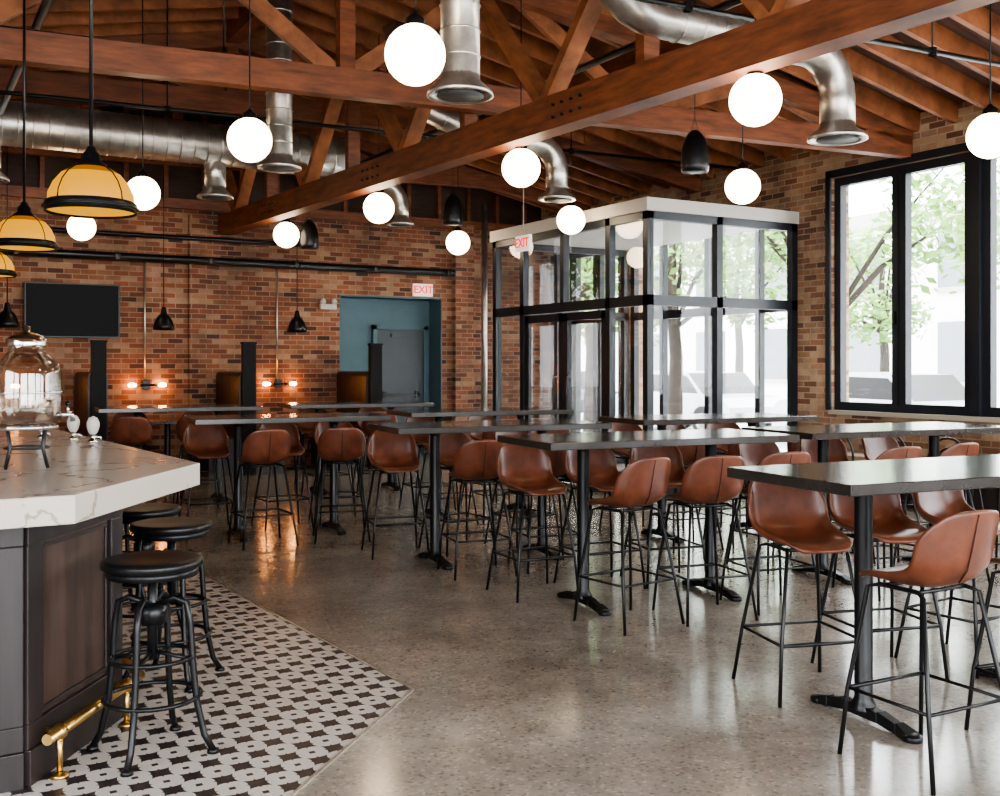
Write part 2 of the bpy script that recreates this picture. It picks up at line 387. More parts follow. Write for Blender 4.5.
b.box(VX+.04, VX+.05, VY, VY2, 2.32, 3.2, GLASS); b.box(VX+.04, VX+.05, VY+.09, 10.28, .25, 2.2, GLASS); b.box(VX+.04, VX+.05, 12.38, VY2-.09, .25, 2.2, GLASS)
for y in (VY+.045, VY2-.045): b.box(VX+.1, XR-.1, y-.005, y+.005, .25, 2.2, GLASS); b.box(VX+.1, XR-.1, y-.005, y+.005, 2.32, 3.2, GLASS)
b.box(VX-.03, XR-.005, VY-.03, VY2+.03, 3.28, 3.43, WHITE)
b.done('glass_vestibule')
b = B(); xs = XR+.08
for y in (VY+.05, 10.3, 11.3, 12.3, 13.0): b.box(xs-t, xs+t, y-t, y+t, 0, 3.4, FRAME)
for (z0, z1) in ((0, .12), (2.2, 2.32), (3.3, 3.42)): b.box(xs-t, xs+t, VY, 13.05, z0, z1, FRAME)
b.box(xs-.005, xs+.005, VY, 13.05, .1, 3.3, GLASS)
b.done('window_13')
def sdoor(y0, y1, hinge):
    b = B(); s = .09; x = VX+.045
    b.box(x-.025, x+.025, y0, y0+s, .01, 2.18, FRAME); b.box(x-.025, x+.025, y1-s, y1, .01, 2.18, FRAME)
    b.box(x-.025, x+.025, y0, y1, .01, .3, FRAME); b.box(x-.025, x+.025, y0, y1, 2.08, 2.18, FRAME)
    b.box(x-.004, x+.004, y0+s, y1-s, .3, 2.08, GLASS)
    yh = y1-.14 if hinge else y0+.14
    b.tube([(x-.03, yh, .9), (x-.08, yh, .92), (x-.08, yh, 1.35), (x-.03, yh, 1.37)], .012, BLACK)
    return b
sdoor(10.39, 11.32, True).done('door_2'); sdoor(11.34, 12.27, False).done('door_3')

# ------------------------------------------------------------------ tables
def make_table(Ln, name='high_top_table'):
    b = B(); w = .385
    b.box(-Ln/2, Ln/2, -w, w, 1.01, 1.055, TABLE)
    for s in (-1, 1):
        x = s*(Ln/2-.42)
        b.lathe([(.0, .05), (.06, .05), (.05, .075), (.038, .1), (.038, .97), (.05, .99), (.05, 1.0)], BLACK, (x, 0, 0), 16)
        b.box(x-.09, x+.09, -.25, .25, 1.0, 1.01, BLACK)
        for q in (-1, 1):
            pts = [(x, 0, .055), (x, q*.1, .05), (x, q*.2, .035), (x, q*.27, .018)]
            for i in range(3):
                wi = [.07, .05, .045, .075]; a, c = pts[i], pts[i+1]
                b.hexa([(x-wi[i]/2, a[1], a[2]-.03 if i < 2 else .004), (x+wi[i]/2, a[1], a[2]-.03 if i < 2 else .004), (x+wi[i+1]/2, c[1], max(c[2]-.03, .0)), (x-wi[i+1]/2, c[1], max(c[2]-.03, .0)),
                        (x-wi[i]/2, a[1], a[2]+.02), (x+wi[i]/2, a[1], a[2]+.02), (x+wi[i+1]/2, c[1], c[2]+.012), (x-wi[i+1]/2, c[1], c[2]+.012)], BLACK)
            b.lathe([(.0, 0), (.04, 0), (.042, .02), (.03, .03), (0, .032)], BLACK, (x, q*.27, 0), 12)
    return b.done(name, bevel=.004)
TROT = math.radians(-6)
# ------------------------------------------------------------------ chair
def make_chair():
    cl = [(.225, .672), (.19, .695), (.10, .693), (0, .683), (-.09, .685), (-.15, .705), (-.185, .755), (-.205, .83), (-.222, .91), (-.235, .965), (-.238, .98)]
    hw = [.11, .155, .18, .19, .197, .202, .205, .2, .187, .155, .11]
    lz = [-.005, .005, .03, .05, .07, .085, .07, .03, 0, -.015, -.01]
    fy = [-.03, -.01, 0, 0, .005, .03, .06, .075, .06, .03, .015]
    nu = 11; bm = bmesh.new(); grid = []
    for i in range(len(cl)):
        row = []
        for j in range(nu):
            u = -1+2*j/(nu-1); k = abs(u)**2.4
            row.append(bm.verts.new((hw[i]*math.sin(u*math.pi/2*.92)/math.sin(math.pi/2*.92), cl[i][0]+fy[i]*k, cl[i][1]+lz[i]*k)))
        grid.append(row)
    for i in range(len(cl)-1):
        for j in range(nu-1):
            f = bm.faces.new([grid[i][j], grid[i][j+1], grid[i+1][j+1], grid[i+1][j]]); f.smooth = True
    me = bpy.data.meshes.new('tmp'); bm.to_mesh(me); bm.free(); me.materials.append(LEATHER)
    o = bpy.data.objects.new('tmp', me); scene.collection.objects.link(o)
    s = o.modifiers.new('s', 'SOLIDIFY'); s.thickness = .02; s.offset = 0
    u = o.modifiers.new('u', 'SUBSURF'); u.levels = 1; u.render_levels = 1
    bpy.context.view_layer.update()
    ev = o.evaluated_get(bpy.context.evaluated_depsgraph_get()); me2 = bpy.data.meshes.new_from_object(ev)
    bpy.data.objects.remove(o)
    b = B(); b.mi(LEATHER); b.bm.from_mesh(me2)
    for f in b.bm.faces: f.smooth = True; f.material_index = 0
    SEAM = mat('leather_seam', (.04, .012, .007), .5)
    b.tube([(0, p[0]-.012, p[1]) for p in cl[5:-1]], .003, SEAM, 5)
    r = .009
    for sx in (-1, 1):
        b.tube([(sx*.225, .20, 0), (sx*.205, .18, .25), (sx*.15, .13, .655), (sx*.13, .09, .668), (sx*.13, -.09, .668), (sx*.15, -.13, .655), (sx*.205, -.20, .25), (sx*.23, -.24, 0)], r, BLACK, 8)
    b.tube([(-.13, .08, .665), (.13, .08, .665)], r, BLACK, 6); b.tube([(-.13, -.08, .665), (.13, -.08, .665)], r, BLACK, 6)
    b.tube([(-.203, .178, .26), (.203, .178, .26)], r, BLACK, 6); b.tube([(-.203, -.2, .26), (.203, -.2, .26)], r*.8, BLACK, 6)
    for sx in (-1, 1): b.tube([(sx*.203, .178, .26), (sx*.203, -.2, .26)], r*.8, BLACK, 6)
    return b.done('bar_height_chair')
tables = [
 (2.0, 4.65, 1.85, (-.62, .03, .66), (-.46, .07, .62)),
 (.96, 6.77, 1.8, (-.45, .08, .62), (-.62, -.10, .42)),
 (-.08, 8.19, 1.75, (-.32, .25), (-.62, -.08, .5)),
 (-1.91, 9.41, 1.7, (-.30, .38), (-.62, .05, .6)),
 (2.78, 7.68, 1.9, (-.5, .1, .65), (-.6, 0, .6)),
 (1.85, 9.35, 1.8, (-.55, .0, .55), (-.5, .1, .6)),
 (-.2, 10.7, 1.75, (-.55, .0, .5), (-.4, .3)),
 (-1.75, 12.7, 1.75, (-.5, .15), (-.4, .4)),
 (-3.55, 11.6, 1.7, (-.5, .15), (-.5, .3)),
]
tbase = {}; chair0 = None
ct, st = math.cos(TROT), math.sin(TROT)
for (cx, cd, Ln, near, far) in tables:
    x, y = W(cx, cd)
    if Ln not in tbase:
        o = make_table(Ln); tbase[Ln] = o; o.location = (x, y, 0); o.rotation_euler = (0, 0, TROT)
    else: dup(tbase[Ln], (x, y, 0), TROT)
    for side, offs_ in ((-1, near), (1, far)):
        for a in offs_:
            lx, ly = a+random.uniform(-.02, .02), side*(.46+random.uniform(-.03, .05))
            loc = (x+lx*ct-ly*st, y+lx*st+ly*ct, 0); rz = TROT+(0 if side < 0 else math.pi)+random.uniform(-.22, .22)
            if chair0 is None: chair0 = make_chair(); chair0.location = loc; chair0.rotation_euler = (0, 0, rz)
            else: dup(chair0, loc, rz)

# ------------------------------------------------------------------ bar
P = dict(P0=(-2.70, 2.60), P1=(-1.384, 3.42), P2=(-1.30, 4.55), P3=(-2.98, 7.03), P4=(-3.73, 6.53), P5=(-3.3, 3.4))
b = B(); b.prism([W(*P[k]) for k in ('P0', 'P1', 'P2', 'P3', 'P4', 'P5')], .985, 1.08, MARBLE)
Q = [(-2.85, 2.98), (-1.70, 3.74), (-1.634, 4.49), (-3.05, 6.58), (-3.55, 6.25), (-3.25, 3.55)]
b.prism([W(*p) for p in Q], 0, .985, PANEL)
def facebox(p, q, s0, s1, z0, z1, th, m):
    p = Vector(W(*p)); q = Vector(W(*q)); d = q-p; n = Vector((d.y, -d.x)).normalized()
    a = p+d*s0; c = p+d*s1; P4 = [a, c, c+n*th, a+n*th]
    b.hexa([(v.x, v.y, z0) for v in P4]+[(v.x, v.y, z1) for v in P4], m)
for (i, j, npn) in ((0, 1, 2), (1, 2, 1), (2, 3, 4)):
    p, q = Q[i], Q[j]
    facebox(p, q, 0, 1, 0, .13, .03, DWOOD); facebox(p, q, 0, 1, .86, .985, .022, DWOOD)
    facebox(p, q, 0, 1, .13, .22, .02, DWOOD)
    ln = (Vector(p)-Vector(q)).length; sw = .10/ln
    for k in range(npn+1):
        c = k/npn; facebox(p, q, max(0, c-sw/(1 if k in (0, npn) else 2)), min(1, c+sw/(1 if k in (0, npn) else 2)), .22, .86, .02, DWOOD)
    for k in range(npn):
        a0, a1 = k/npn+sw*1.15, (k+1)/npn-sw*1.15; e = .015/ln
        for (u0, u1, z0, z1) in ((a0, a1, .235, .25), (a0, a1, .83, .845), (a0, a0+e, .25, .83), (a1-e, a1, .25, .83)): facebox(p, q, u0, u1, z0, z1, .01, DWOOD)
b.done('bar_counter', bevel=.004)
b = B(); off = .09
def offs(p, q, o):
    d = Vector(q)-Vector(p); n = Vector((d.y, -d.x)).normalized(); return n*o
n1 = offs(Q[1], Q[2], off)
ra = Vector(Q[1])+n1; rb = Vector(Q[2])+n1+Vector((.0, .03)); n2 = offs(Q[2], Q[3], off); rc = Vector(Q[3])+n2
b.tube([(*W(*ra), .17), (*W(*rb), .17), (*W(*rc), .17)], .02, BRASS, 12)
for (p, nn) in ((Vector(Q[1]).lerp(Vector(Q[2]), .12), n1), (Vector(Q[1]).lerp(Vector(Q[2]), .85), n1), (Vector(Q[2]).lerp(Vector(Q[3]), .5), n2)):
    e = p+nn; b.tube([(*W(*(p+nn*.38)), .17), (*W(*e), .17)], .012, BRASS); b.tube([(*W(*e), 0.004), (*W(*e), .17)], .011, BRASS)
    b.sphere((*W(*e), .17), .03, BRASS, 12); b.lathe([(0, 0), (.035, 0), (.028, .012), (.012, .02)], BRASS, (*W(*e), 0.004), 12)
b.done('brass_foot_rail')
def make_stool():
    b = B()
    b.lathe([(0, .715), (.18, .715), (.19, .72), (.192, .735), (.188, .748), (.17, .752), (.1, .748), (0, .746)], BLACK, seg=32)
    b.lathe([(.145, .685), (.172, .685), (.172, .715), (.145, .715)], BLACK, seg=32)
    for k in range(4): a = k*math.pi/2; b.tube([(0, 0, .70), (.16*math.cos(a), .16*math.sin(a), .70)], .01, BLACK, 6)
    b.tube([(0, 0, .36), (0, 0, .715)], .02, BLACK, 12); b.lathe([(0, .50), (.055, .50), (.055, .56), (0.03, .58), (0, .58)], BLACK, seg=16)
    for k in range(4):
        a = math.pi/4+k*math.pi/2; c, s = math.cos(a), math.sin(a)
        pr = [(.03, .575), (.09, .60), (.135, .58), (.15, .50), (.158, .36), (.175, .2), (.205, .07), (.24, .012)]
        b.tube([(r*c, r*s, z) for r, z in pr], .013, BLACK, 8)
        b.lathe([(0, 0), (.024, 0), (.022, .015), (0, .02)], BLACK, (.24*c, .24*s, 0), 10)
        b.tube([(0, 0, .39), (.158*c, .158*s, .36)], .009, BLACK, 6)
    for rr, z in ((.18, .215), (.158, .37)):
        b.tube([(rr*math.cos(t), rr*math.sin(t), z) for t in [2*math.pi*i/28 for i in range(28)]], .009, BLACK, 6, closed=True)
    return b.done('swivel_bar_stool')
s0 = None
for (cx, cd, r) in ((-1.35, 4.08, .2), (-1.57, 5.02, .9), (-1.88, 5.55, .4), (-2.28, 6.2, .1)):
    x, y = W(cx, cd)
    if s0 is None: s0 = make_stool(); s0.location = (x, y, .004); s0.rotation_euler = (0, 0, r)
    else: dup(s0, (x, y, .004), r)
b = B()
b.lathe([(0, .17), (.11, .17), (.13, .19), (.135, .25), (.135, .38), (.125, .42), (.09, .455), (.07, .47), (.07, .50)], GLASS2, seg=32)
b.lathe([(0, .176), (.105, .176), (.124, .195), (.128, .25), (.128, .38), (.118, .415), (.085, .45), (.064, .47), (.064, .50)], GLASS2, seg=32)
b.lathe([(.075, .495), (.078, .52), (.06, .535), (.03, .545), (.012, .55), (.018, .57), (0, .58)], CHROME, seg=24)
b.lathe([(.137, .30), (.141, .305), (.137, .31)], CHROME, seg=32)
b.lathe([(.0, .155), (.12, .155), (.125, .165), (.12, .172), (0, .172)], CHROME, seg=32)
for k in range(4):
    a = k*math.pi/2+.5; c, s = math.cos(a), math.sin(a); b.tube([(.10*c, .10*s, .16), (.085*c, .085*s, .08), (.11*c, .11*s, .0)], .007, BLACK, 8)
b.tube([(.085*math.cos(t), .085*math.sin(t), .08) for t in [2*math.pi*i/24 for i in range(24)]], .005, BLACK, 6, closed=True)
b.tube([(.12, 0, .21), (.18, 0, .21), (.185, 0, .18)], .011, CHROME, 8); b.tube([(.165, 0, .21), (.165, 0, .25)], .006, CHROME, 8); b.sphere((.165, 0, .255), .012, BLACK, 10)
b.done('beverage_dispenser', (*W(-1.93, 4.28), 1.088), .2)
def tap(p):
    b = B()
    b.lathe([(0, 0), (.03, 0), (.028, .01), (.012, .02), (.010, .035), (.016, .045), (.026, .06), (.034, .085), (.034, .11), (.022, .135), (0, .145)], WHITE, seg=16, ms=[CHROME]*5+[WHITE]*5)
    b.tube([(0, 0, .03), (.035, -.02, .03), (.04, -.022, .015)], .006, CHROME, 6)
    b.done('beer_tap', (*W(*p), 1.08))
for p in ((-2.43, 5.98), (-2.24, 5.78), (-2.66, 6.1)): tap(p)

# ------------------------------------------------------------------ pendants
def globe(x, y, z=3.26, r=.172):
    b = B(); b.sphere((0, 0, 0), r, GLOBE, 32)
    b.lathe([(.055, r-.02), (.055, r+.03), (.03, r+.05), (.012, r+.07), (0, r+.075)], BLACK, seg=16)
    b.tube([(0, 0, r+.06), (0, 0, roofz(x)-z)], .006, BLACK, 6)
    b.done('globe_pendant_light', (x, y, z))
for (u, d) in ((-.48, 5.94), (-1.95, 8.18), (1.69, 6.95), (3.75, 8.03), (.187, 9.33), (2.38, 10.3), (-1.35, 11.7), (.856, 12.66), (-2.87, 14.1), (-.6, 15.0), (-3.64, 10.7), (-5.3, 13.3)):
    globe(*W(u, d))
globe(7.3, 2.3); globe(4.95, 2.3); globe(2.6, 2.3)
def barpend(cx, cd, z):
    x, y = W(cx, cd); b = B(); R = .225
    b.lathe([(R, 0), (R+.006, .0), (R+.006, .05), (R-.005, .06)], BLACK, seg=40)
    b.lathe([(R-.005, .012), (R*.7, .004), (0, 0.0)], AMBERHOT, seg=40)
    pr = [(R-.008, .055), (R*.95, .10), (R*.84, .155), (R*.66, .205), (R*.45, .235), (R*.30, .245)]
    b.lathe(pr, AMBER, seg=40, ms=[AMBERHOT, AMBERHOT, AMBERHOT, AMBER, AMBER])
    for k in range(4):
        a = k*math.pi/2+.6; b.tube([(r*math.cos(a), r*math.sin(a), zz) for r, zz in ((R-.004, .055), (R*.955, .10), (R*.845, .157), (R*.665, .208), (R*.45, .24))], .004, BLACK, 5)
    b.tube([((R+.012)*math.cos(t), (R+.012)*math.sin(t), .025) for t in [2*math.pi*i/40 for i in range(40)]], .007, BLACK, 6, closed=True)
    b.lathe([(R*.36, .235), (R*.34, .26), (R*.22, .275), (R*.2, .31), (.03, .325), (.02, .35), (0, .36)], BLACK, seg=24)
    b.tube([(0, 0, .34), (0, 0, roofz(x)-z)], .010, BLACK, 8)
    b.done('bell_pendant_lamp', (x, y, z))
barpend(-2.165, 5.56, 2.31); barpend(-3.58, 7.9, 2.38); barpend(-5.0, 10.3, 2.38)
def smallpend(x, y, z, s=1.0, name='barn_pendant_lamp'):
    b = B()
    b.lathe([(.14*s, 0), (.145*s, .0), (.135*s, .06*s), (.115*s, .13*s), (.08*s, .19*s), (.045*s, .22*s), (.035*s, .27*s), (.03*s, .31*s), (0, .32*s)], BLACK, seg=24)
    b.lathe([(.0, .10*s), (.03, .09*s), (.035, .06*s), (.0, .03*s)], BULB, seg=12)
    b.tube([(0, 0, .3*s), (0, 0, roofz(x)-z)], .006, BLACK, 6)
    b.done(name, (x, y, z))
smallpend(3.19, 14.7, 1.99); smallpend(5.08, 14.7, 1.99); smallpend(1.25, 14.7, 1.99)
GRILLE = mat('speaker_grille', (.05, .05, .05), .7)
def speaker(cx, cd, z):
    x, y = W(cx, cd); b = B()
    b.lathe([(0, 0), (.115, 0), (.125, .01), (.13, .06), (.125, .2), (.10, .3), (.06, .36), (.03, .385), (0, .39)], BLACK, seg=24)
    b.lathe([(0, .005), (.10, -.002), (.11, 0)], GRILLE, seg=24)
    for s in (-1, 1): b.tube([(s*.05, 0, .37), (0, 0, .5)], .003, BLACK, 5)
    b.tube([(0, 0, .5), (0, 0, roofz(x)-z)], .004, BLACK, 5)
    b.done('pendant_speaker', (x, y, z))
speaker(1.8, 9.7, 3.29); speaker(-.6, 13.4, 3.3); speaker(-2.6, 14.3, 3.1)

# ------------------------------------------------------------------ ducts, pipes
VENT = mat('vent_dark', (.05, .05, .05), .6)
def spiral(b, pts, r, m=STEEL):
    pts = [Vector(p) for p in pts]
    b.tube(pts, r, m, 24)
    for i in range(len(pts)-1):
        d = pts[i+1]-pts[i]; n = int(d.length/.16)
        for k in range(1, n):
            c = pts[i]+d*k/n; u = d.normalized(); b.tube([c-u*.008, c, c+u*.008], [r+.001, r+.009, r+.001], m, 24, cap=False)
def elbow(c0, d0, d1, R, n=7):
    c0 = Vector(c0); d0 = Vector(d0).normalized(); d1 = Vector(d1).normalized(); out = []
    for i in range(n+1):
        t = math.pi/2*i/n; out.append(c0+d0*(R*math.sin(t))+d1*(R*(1-math.cos(t))))
    return out
def diffuser(b, x, y, z, r):
    b.lathe([(r, .14), (r*1.02, .1), (r*1.65, .03), (r*1.7, 0.0), (r*1.55, .0), (r*1.3, .04)], STEEL, (x, y, z), 28)
    b.lathe([(0, .0), (r*1.2, .0), (r*1.1, .025), (0, .04)], VENT, (x, y, z), 28)
    b.lathe([(r*1.25, .02), (r*1.4, .0)], STEEL, (x, y, z), 28)
r = .14
b = B(); ex, ey = 6.62, 6.0
pts = [(4.3, ey+.1, 4.75)]+elbow((4.3, ey+.1, 4.6), (0, 0, -1), (1, 0, 0), .55)+elbow((ex-.35, ey, 4.02), (1, 0, 0), (0, 0, -1), .35)+[(ex, ey, 3.42)]
spiral(b, pts, r); diffuser(b, ex, ey, 3.33, r); b.done('spiral_duct')
b = B(); spiral(b, [(3.22, 6.1, 5.2), (3.22, 6.1, 3.36)], .13); diffuser(b, 3.22, 6.1, 3.27, .13); b.done('spiral_duct')
b = B(); spiral(b, [(XL+.02, 12.85, 4.2), (5.2, 12.85, 4.2)], .25)
for (x, y, z) in ((3.4, 12.85, 3.55), (.9, 12.85, 3.55)): spiral(b, [(x, y, 4.1), (x, y, z+.1)], .13); diffuser(b, x, y, z, .13)
b.done('spiral_duct')
b = B(); spiral(b, [(3.34, 10.2, 5.2), (3.34, 10.2, 3.56)], .13); diffuser(b, 3.34, 10.2, 3.47, .13); b.done('spiral_duct')
b = B(); spiral(b, [(4.6, 10.2, 5.1)]+[(4.7, 10.2, 4.6), (5.0, 10.2, 4.25), (5.5, 10.2, 4.1)]+elbow((6.35, 10.2, 4.05), (1, 0, 0), (0, 0, -1), .3)+[(6.65, 10.2, 3.5)], .13); diffuser(b, 6.65, 10.2, 3.42, .13); b.done('spiral_duct')
b = B(); spiral(b, elbow((6.15, 14.1, 4.15), (1, 0, 0), (0, 0, -1), .3)+[(6.45, 14.1, 3.65)], .12); spiral(b, [(5.2, 14.1, 4.15), (6.15, 14.1, 4.15)], .12); diffuser(b, 6.45, 14.1, 3.57, .12); b.done('spiral_duct')
b = B(); yp = YB-.16
b.tube([(XL, yp, 3.03), (8.0, yp, 3.03)], .06, BLACK, 12); b.tube([(XL, yp+.02, 3.35), (5.6, yp+.02, 3.35)], .035, BLACK, 10)
for x in [XL+1+i*1.3 for i in range(9)]:
    b.lathe([(.068, -.04), (.072, 0), (.068, .04)], BLACK, (x, yp, 3.03), 12); b.box(x-.015, x+.015, yp, YB, 3.0, 3.06, BLACK)
b.done('wall_pipe_run')
b = B()
for x in (3.1, 5.04): b.tube([(x, YB-.03, 1.3), (x, YB-.03, 3.0)], .012, STEEL, 8)
b.tube([(8.55, YB-.2, .0), (8.55, YB-.2, 4.2)], .05, STEEL, 10)
b.done('wall_conduit')
b = B()
for (y, z) in ((5.9, 3.98), (8.9, 4.1), (11.0, 4.1), (3.0, 4.2)): b.tube([(XL, y+.3, z), (9.6, y-.6, z)], .022, BLACK, 8)
b.tube([(1.0, YF, 4.25), (1.0, YB, 4.25)], .035, BLACK, 8); b.tube([(5.7, YF, 4.35), (5.7, YB, 4.35)], .035, BLACK, 8)
for (y, z) in ((5.9, 3.98), (8.9, 4.1), (11.0, 4.1)):
    for x in (0, 2.4, 4.75, 7.1): b.tube([(x, y+.3-.9*(x-XL)/13.1, z), (x, y+.3-.9*(x-XL)/13.1, roofz(x))], .008, BLACK, 6); b.lathe([(.035, -.03), (.035, .03)], BLACK, (x, y+.3-.9*(x-XL)/13.1, z), 8)
b.done('ceiling_conduit')

# ------------------------------------------------------------------ booths, sconces, tv, signs
def booth(x):
    b = B(); y0, y1 = 14.26, YB-.07
    b.box(x-.05, x+.05, y0, y1, .1, 1.3, DWOOD)
    for s in (-1, 1):
        n = 3
        for k in range(n):
            a = y0+.02+(y1-y0-.04)*k/n; c = a+(y1-y0-.04)/n
            z0 = .5; pr = [(.05, z0), (.12, z0), (.125, .7), (.12, 1.35), (.105, 1.40), (.07, 1.42), (0, 1.42)]
            for i in range(len(pr)-1):
                p, q = pr[i], pr[i+1]; m = (a+c)/2
                v = [b.bm.verts.new((x+s*p[0], a, p[1])), b.bm.verts.new((x+s*(p[0]+.006), m, p[1])), b.bm.verts.new((x+s*p[0], c, p[1])), b.bm.verts.new((x+s*q[0], c, q[1])), b.bm.verts.new((x+s*(q[0]+.006), m, q[1])), b.bm.verts.new((x+s*q[0], a, q[1]))]
                b.face([v[0], v[1], v[4], v[5]], BOOTHL, True); b.face([v[1], v[2], v[3], v[4]], BOOTHL, True)
        pr = [(.05, .42), (.56, .42), (.59, .46), (.57, .50), (.05, .51)]
        for i in range(4): p, q = pr[i], pr[i+1]; b.face([b.bm.verts.new((x+s*p[0], y0, p[1])), b.bm.verts.new((x+s*p[0], y1, p[1])), b.bm.verts.new((x+s*q[0], y1, q[1])), b.bm.verts.new((x+s*q[0], y0, q[1]))], BOOTHL, True)
        b.face([b.bm.verts.new((x+s*p, y0, z)) for p, z in pr], BOOTHL)
        b.box(min(x+s*.05, x+s*.53), max(x+s*.05, x+s*.53), y0, y1, 0, .42, DWOOD)
    v = [b.bm.verts.new((x+p, y0, z)) for p, z in ((-.12, .5), (.12, .5), (.125, .7), (.12, 1.35), (.07, 1.42), (-.07, 1.42), (-.12, 1.35), (-.125, .7))]; b.face(v, BOOTHL)
    b.box(x-.09, x+.09, y0-.09, y0-.005, 0, 1.8, POST); b.box(x-.1, x+.1, y0-.1, y0+.005, 1.8, 1.83, POST)
    b.done('booth_bench')
for x in (.32, 2.27, 4.22, 6.1): booth(x)
for x in (1.3, 3.25, 5.16):
    b = B(); b.box(x-.33, x+.33, 14.35, 15.45, .72, .76, TABLE); b.tube([(x, 14.75, .03), (x, 14.75, .72)], .04, BLACK, 12); b.lathe([(0, 0), (.22, 0), (.2, .02), (.05, .04)], BLACK, (x, 14.75, 0), 20); b.done('booth_table', bevel=.004)
for x in (1.2, 3.12, 5.06):
    b = B(); yy = YB-.1
    b.box(x-.05, x+.05, YB-.06, YB, 1.17, 1.29, BLACK); b.tube([(x-.12, yy, 1.23), (x+.12, yy, 1.23)], .014, BLACK, 8)
    for s in (-1, 1):
        b.tube([(x+s*.10, yy, 1.23), (x+s*.15, yy, 1.23)], .022, BRASS, 10)
        b.tube([(x+s*.15, yy, 1.23), (x+s*.17, yy, 1.23), (x+s*.22, yy, 1.23), (x+s*.25, yy, 1.23), (x+s*.262, yy, 1.23)], [.014, .024, .03, .024, .008], BULB, 10)
    b.done('wall_sconce')
b = B(); b.box(1.54, 2.73, YB-.10, YB-.05, 1.91, 2.62, SCREEN); b.box(1.52, 2.75, YB-.095, YB-.045, 1.89, 2.64, BLACK); b.box(1.9, 2.3, YB-.05, YB, 2.1, 2.4, BLACK); b.done('wall_television', bevel=.004)
def exitsign(loc, rz, rod=0):
    b = B(); b.box(-.17, .17, -.025, .025, -.1, .1, SIGN)
    if rod: b.tube([(0, 0, .1), (0, 0, rod)], .008, WHITE, 6)
    o = b.done('exit_sign', loc, rz)
    cu = bpy.data.curves.new('exit_letters', 'FONT'); cu.body = 'EXIT'; cu.size = .17; cu.align_x = 'CENTER'; cu.align_y = 'CENTER'; cu.extrude = .003; cu.offset = .004
    t = bpy.data.objects.new('letters', cu); scene.collection.objects.link(t); t.parent = o; t.location = (0, -.028, 0); t.rotation_euler = (math.pi/2, 0, 0); cu.materials.append(RED)
exitsign((7.49, YB-.03, 2.74), 0); exitsign((7.2, 11.85, 3.12), -math.pi/2, roofz(7.2)-3.12)
b = B(); b.box(5.72, 5.98, YB-.08, YB, 2.38, 2.46, WHITE)
for s in (5.76, 5.94): b.lathe([(0, 0), (.045, .01), (.05, .05), (.02, .09), (0, .09)], WHITE, (s, YB-.07, 2.46), 12)
b.done('emergency_light')
b = B(); b.box(9.3, XR-.01, 1.0, 8.9, 0, .42, DWOOD); b.box(9.27, XR-.01, 1.0, 8.9, .42, .50, CUSH); b.done('window_bench', bevel=.01)
def cafe():
    b = B()
    b.lathe([(0, .44), (.19, .44), (.2, .455), (.19, .465), (0, .465)], DWOOD, seg=24)
    arc = [(.19*math.cos(t), -.16, .62+.24*math.sin(t)) for t in [math.pi*i/12 for i in range(13)]]
    b.tube([(.19, -.12, .45)]+arc+[(-.19, -.12, .45)], .011, BLACK, 8)
    arc = [(.11*math.cos(t), -.158, .62+.15*math.sin(t)) for t in [math.pi*i/12 for i in range(13)]]
    b.tube([(.11, -.14, .45)]+arc+[(-.11, -.14, .45)], .008, BLACK, 8)
    for sx in (-1, 1):
        for sy in (-1, 1): b.tube([(sx*.13, sy*.12, .44), (sx*.19, sy*.19, 0)], .011, BLACK, 8)
    b.tube([(.16*math.cos(t), .16*math.sin(t), .2) for t in [2*math.pi*i/20 for i in range(20)]], .007, BLACK, 6, closed=True)
    return b.done('bentwood_cafe_chair')
c = cafe(); c.location = (8.2, 7.4, 0); c.rotation_euler = (0, 0, -1.2)
dup(c, (8.3, 6.75, 0), -1.5); dup(c, (8.25, 6.1, 0), -1.4)

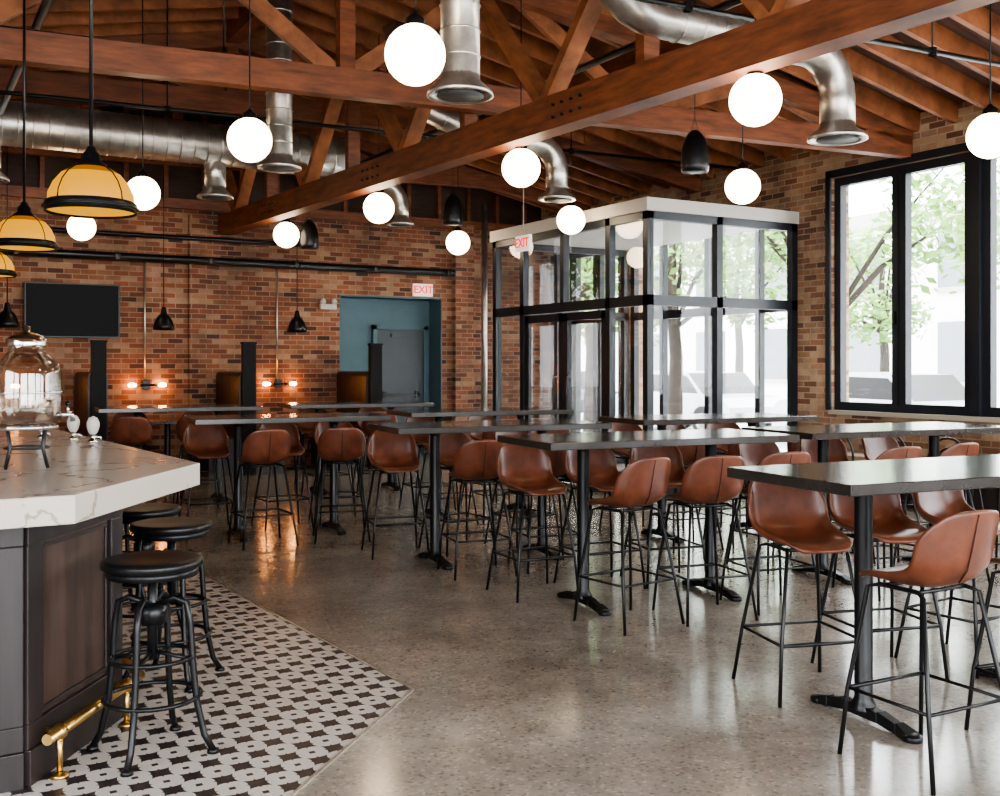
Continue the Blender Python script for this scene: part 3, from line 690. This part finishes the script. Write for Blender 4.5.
# ------------------------------------------------------------------ outside
b = B(); b.box(XR+.3, 80, -40, 90, -.2, -.05, GRASS); b.box(XL-30, XR+.3, YB+.6, 90, -.2, -.05, GRASS); b.box(XL-30, XR+.3, -40, YF-.3, -.2, -.05, GRASS); b.box(XL-30, XL-.3, YF-.3, YB+.6, -.2, -.05, GRASS); b.done('ground_pavement')
b = B(); b.box(14.5, 23, -40, 90, -.05, -.04, ASPH); b.done('street')
b = B(); b.box(29, 38, -5, 60, -.05, 6.5, FAC)
for i in range(16):
    y = -3+i*3.9
    for z in (1.0, 4.0): b.box(28.93, 29, y, y+1.7, z, z+1.9, FGL); b.box(28.9, 29, y-.1, y+1.8, z-.15, z, WHITE)
b.box(28.8, 29, -5, 60, 6.2, 6.7, WHITE); b.done('street_building')
def tree(x, y, h, seed):
    rnd = random.Random(seed); b = B()
    b.tube([(0, 0, -.05), (.05, 0, h*.3), (-.05, .05, h*.55), (0, 0, h*.85)], [.17, .13, .1, .04], BARK, 10)
    blobs = []
    for k in range(9):
        a = rnd.uniform(0, 6.28); rr = rnd.uniform(.8, 2.0); z = rnd.uniform(h*.45, h); blobs.append((rr*math.cos(a), rr*math.sin(a), z, rnd.uniform(.8, 1.3)))
        b.tube([(0, 0, h*.4), (rr*.5*math.cos(a), rr*.5*math.sin(a), (z+h*.4)/2+.2), (rr*math.cos(a), rr*math.sin(a), z)], [.06, .04, .015], BARK, 6)
    for (X, Y, Z, R) in blobs:
        for k in range(260):
            d = Vector((rnd.gauss(0, 1), rnd.gauss(0, 1), rnd.gauss(0, .8))); d = d.normalized()*R*rnd.uniform(.4, 1)
            c = Vector((X, Y, Z))+d; u = Vector((rnd.gauss(0, 1), rnd.gauss(0, 1), rnd.gauss(0, 1))).normalized(); v = u.orthogonal().normalized(); s = rnd.uniform(.08, .15)
            b.face([b.bm.verts.new(c+u*s), b.bm.verts.new(c+v*s*.5), b.bm.verts.new(c-u*s), b.bm.verts.new(c-v*s*.5)], LEAF)
    b.done('street_tree', (x, y, 0), bevel=-1)
for i, (x, y, h) in enumerate(((14, 12.9, 5.5), (13.6, 19.5, 6), (14, 24.5, 6.5), (24.5, 15, 7), (25, 27, 7), (25, 37, 7), (14, 7.0, 6), (24.5, 20.5, 6), (13.4, 16.3, 5.6))): tree(x, y, h, i)
def car(x, y, rz, m):
    b = B(); prof = [(-2.1, .3), (-2.15, .65), (-1.9, .85), (-1.3, .92), (-.8, 1.38), (.6, 1.42), (1.2, .95), (1.95, .85), (2.15, .6), (2.1, .3)]
    gl = BLACK
    for s0, s1 in ((-.85, .85),):
        A = [b.bm.verts.new((px, s0, pz)) for px, pz in prof]; C = [b.bm.verts.new((px, s1, pz)) for px, pz in prof]
        b.face(A, m); b.face(C, m)
        for i in range(len(prof)): j = (i+1) % len(prof); b.face([A[i], A[j], C[j], C[i]], gl if i in (3, 5) else m)
    for s in (-.86, .86):
        v = [b.bm.verts.new((px, s, pz)) for px, pz in ((-1.15, .93), (-.75, 1.32), (.55, 1.35), (1.0, .95))]; b.face(v, gl)
        for wx in (-1.3, 1.35): b.tube([(wx, s-.1, .33), (wx, s+.03 if s > 0 else s+.1, .33)], .33, BLACK, 20); b.tube([(wx, s-.03, .33), (wx, s+.05 if s > 0 else s+.0, .33)], .18, CHROME, 16)
    b.done('parked_car', (x, y, -.038), rz)
car(16.2, 25, math.pi/2, CAR2); car(16.2, 19, math.pi/2, CAR1); car(16.2, 13.5, math.pi/2, CAR1)

# ------------------------------------------------------------------ world / lights / camera
w = bpy.data.worlds.new('World'); scene.world = w; w.use_nodes = True
bg = w.node_tree.nodes['Background']; bg.inputs[0].default_value = (.92, .965, 1, 1); bg.inputs[1].default_value = 15.5
def portal(name, loc, rot, sx, sy):
    l = bpy.data.lights.new(name, 'AREA'); l.shape = 'RECTANGLE'; l.size = sx; l.size_y = sy
    l.cycles.is_portal = True
    o = bpy.data.objects.new(name, l); scene.collection.objects.link(o); o.location = loc; o.rotation_euler = rot
portal('window_light_portal', (XR+.35, 4.05, 2.37), (0, math.radians(90), 0), 2.8, 9.9)
portal('window_light_portal', (XR+.35, 12.4, 1.8), (0, math.radians(90), 0), 3.3, 5.8)
portal('window_light_portal', (3.3, YF-.35, 2.1), (math.radians(90), 0, 0), 13, 3.2)  # at the added front fill openings
portal('window_light_portal', (XL-.35, .65, 2.35), (0, math.radians(-90), 0), 2.3, 6.2)  # at the added left fill openings
cam = bpy.data.cameras.new('camera'); co = bpy.data.objects.new('camera', cam); scene.collection.objects.link(co)
co.location = (0, 0, 1.5); co.rotation_euler = (math.radians(90), 0, -YAW)
cam.sensor_width = 36; cam.lens = 37.8; cam.shift_y = -.032; cam.clip_start = .05
scene.camera = co
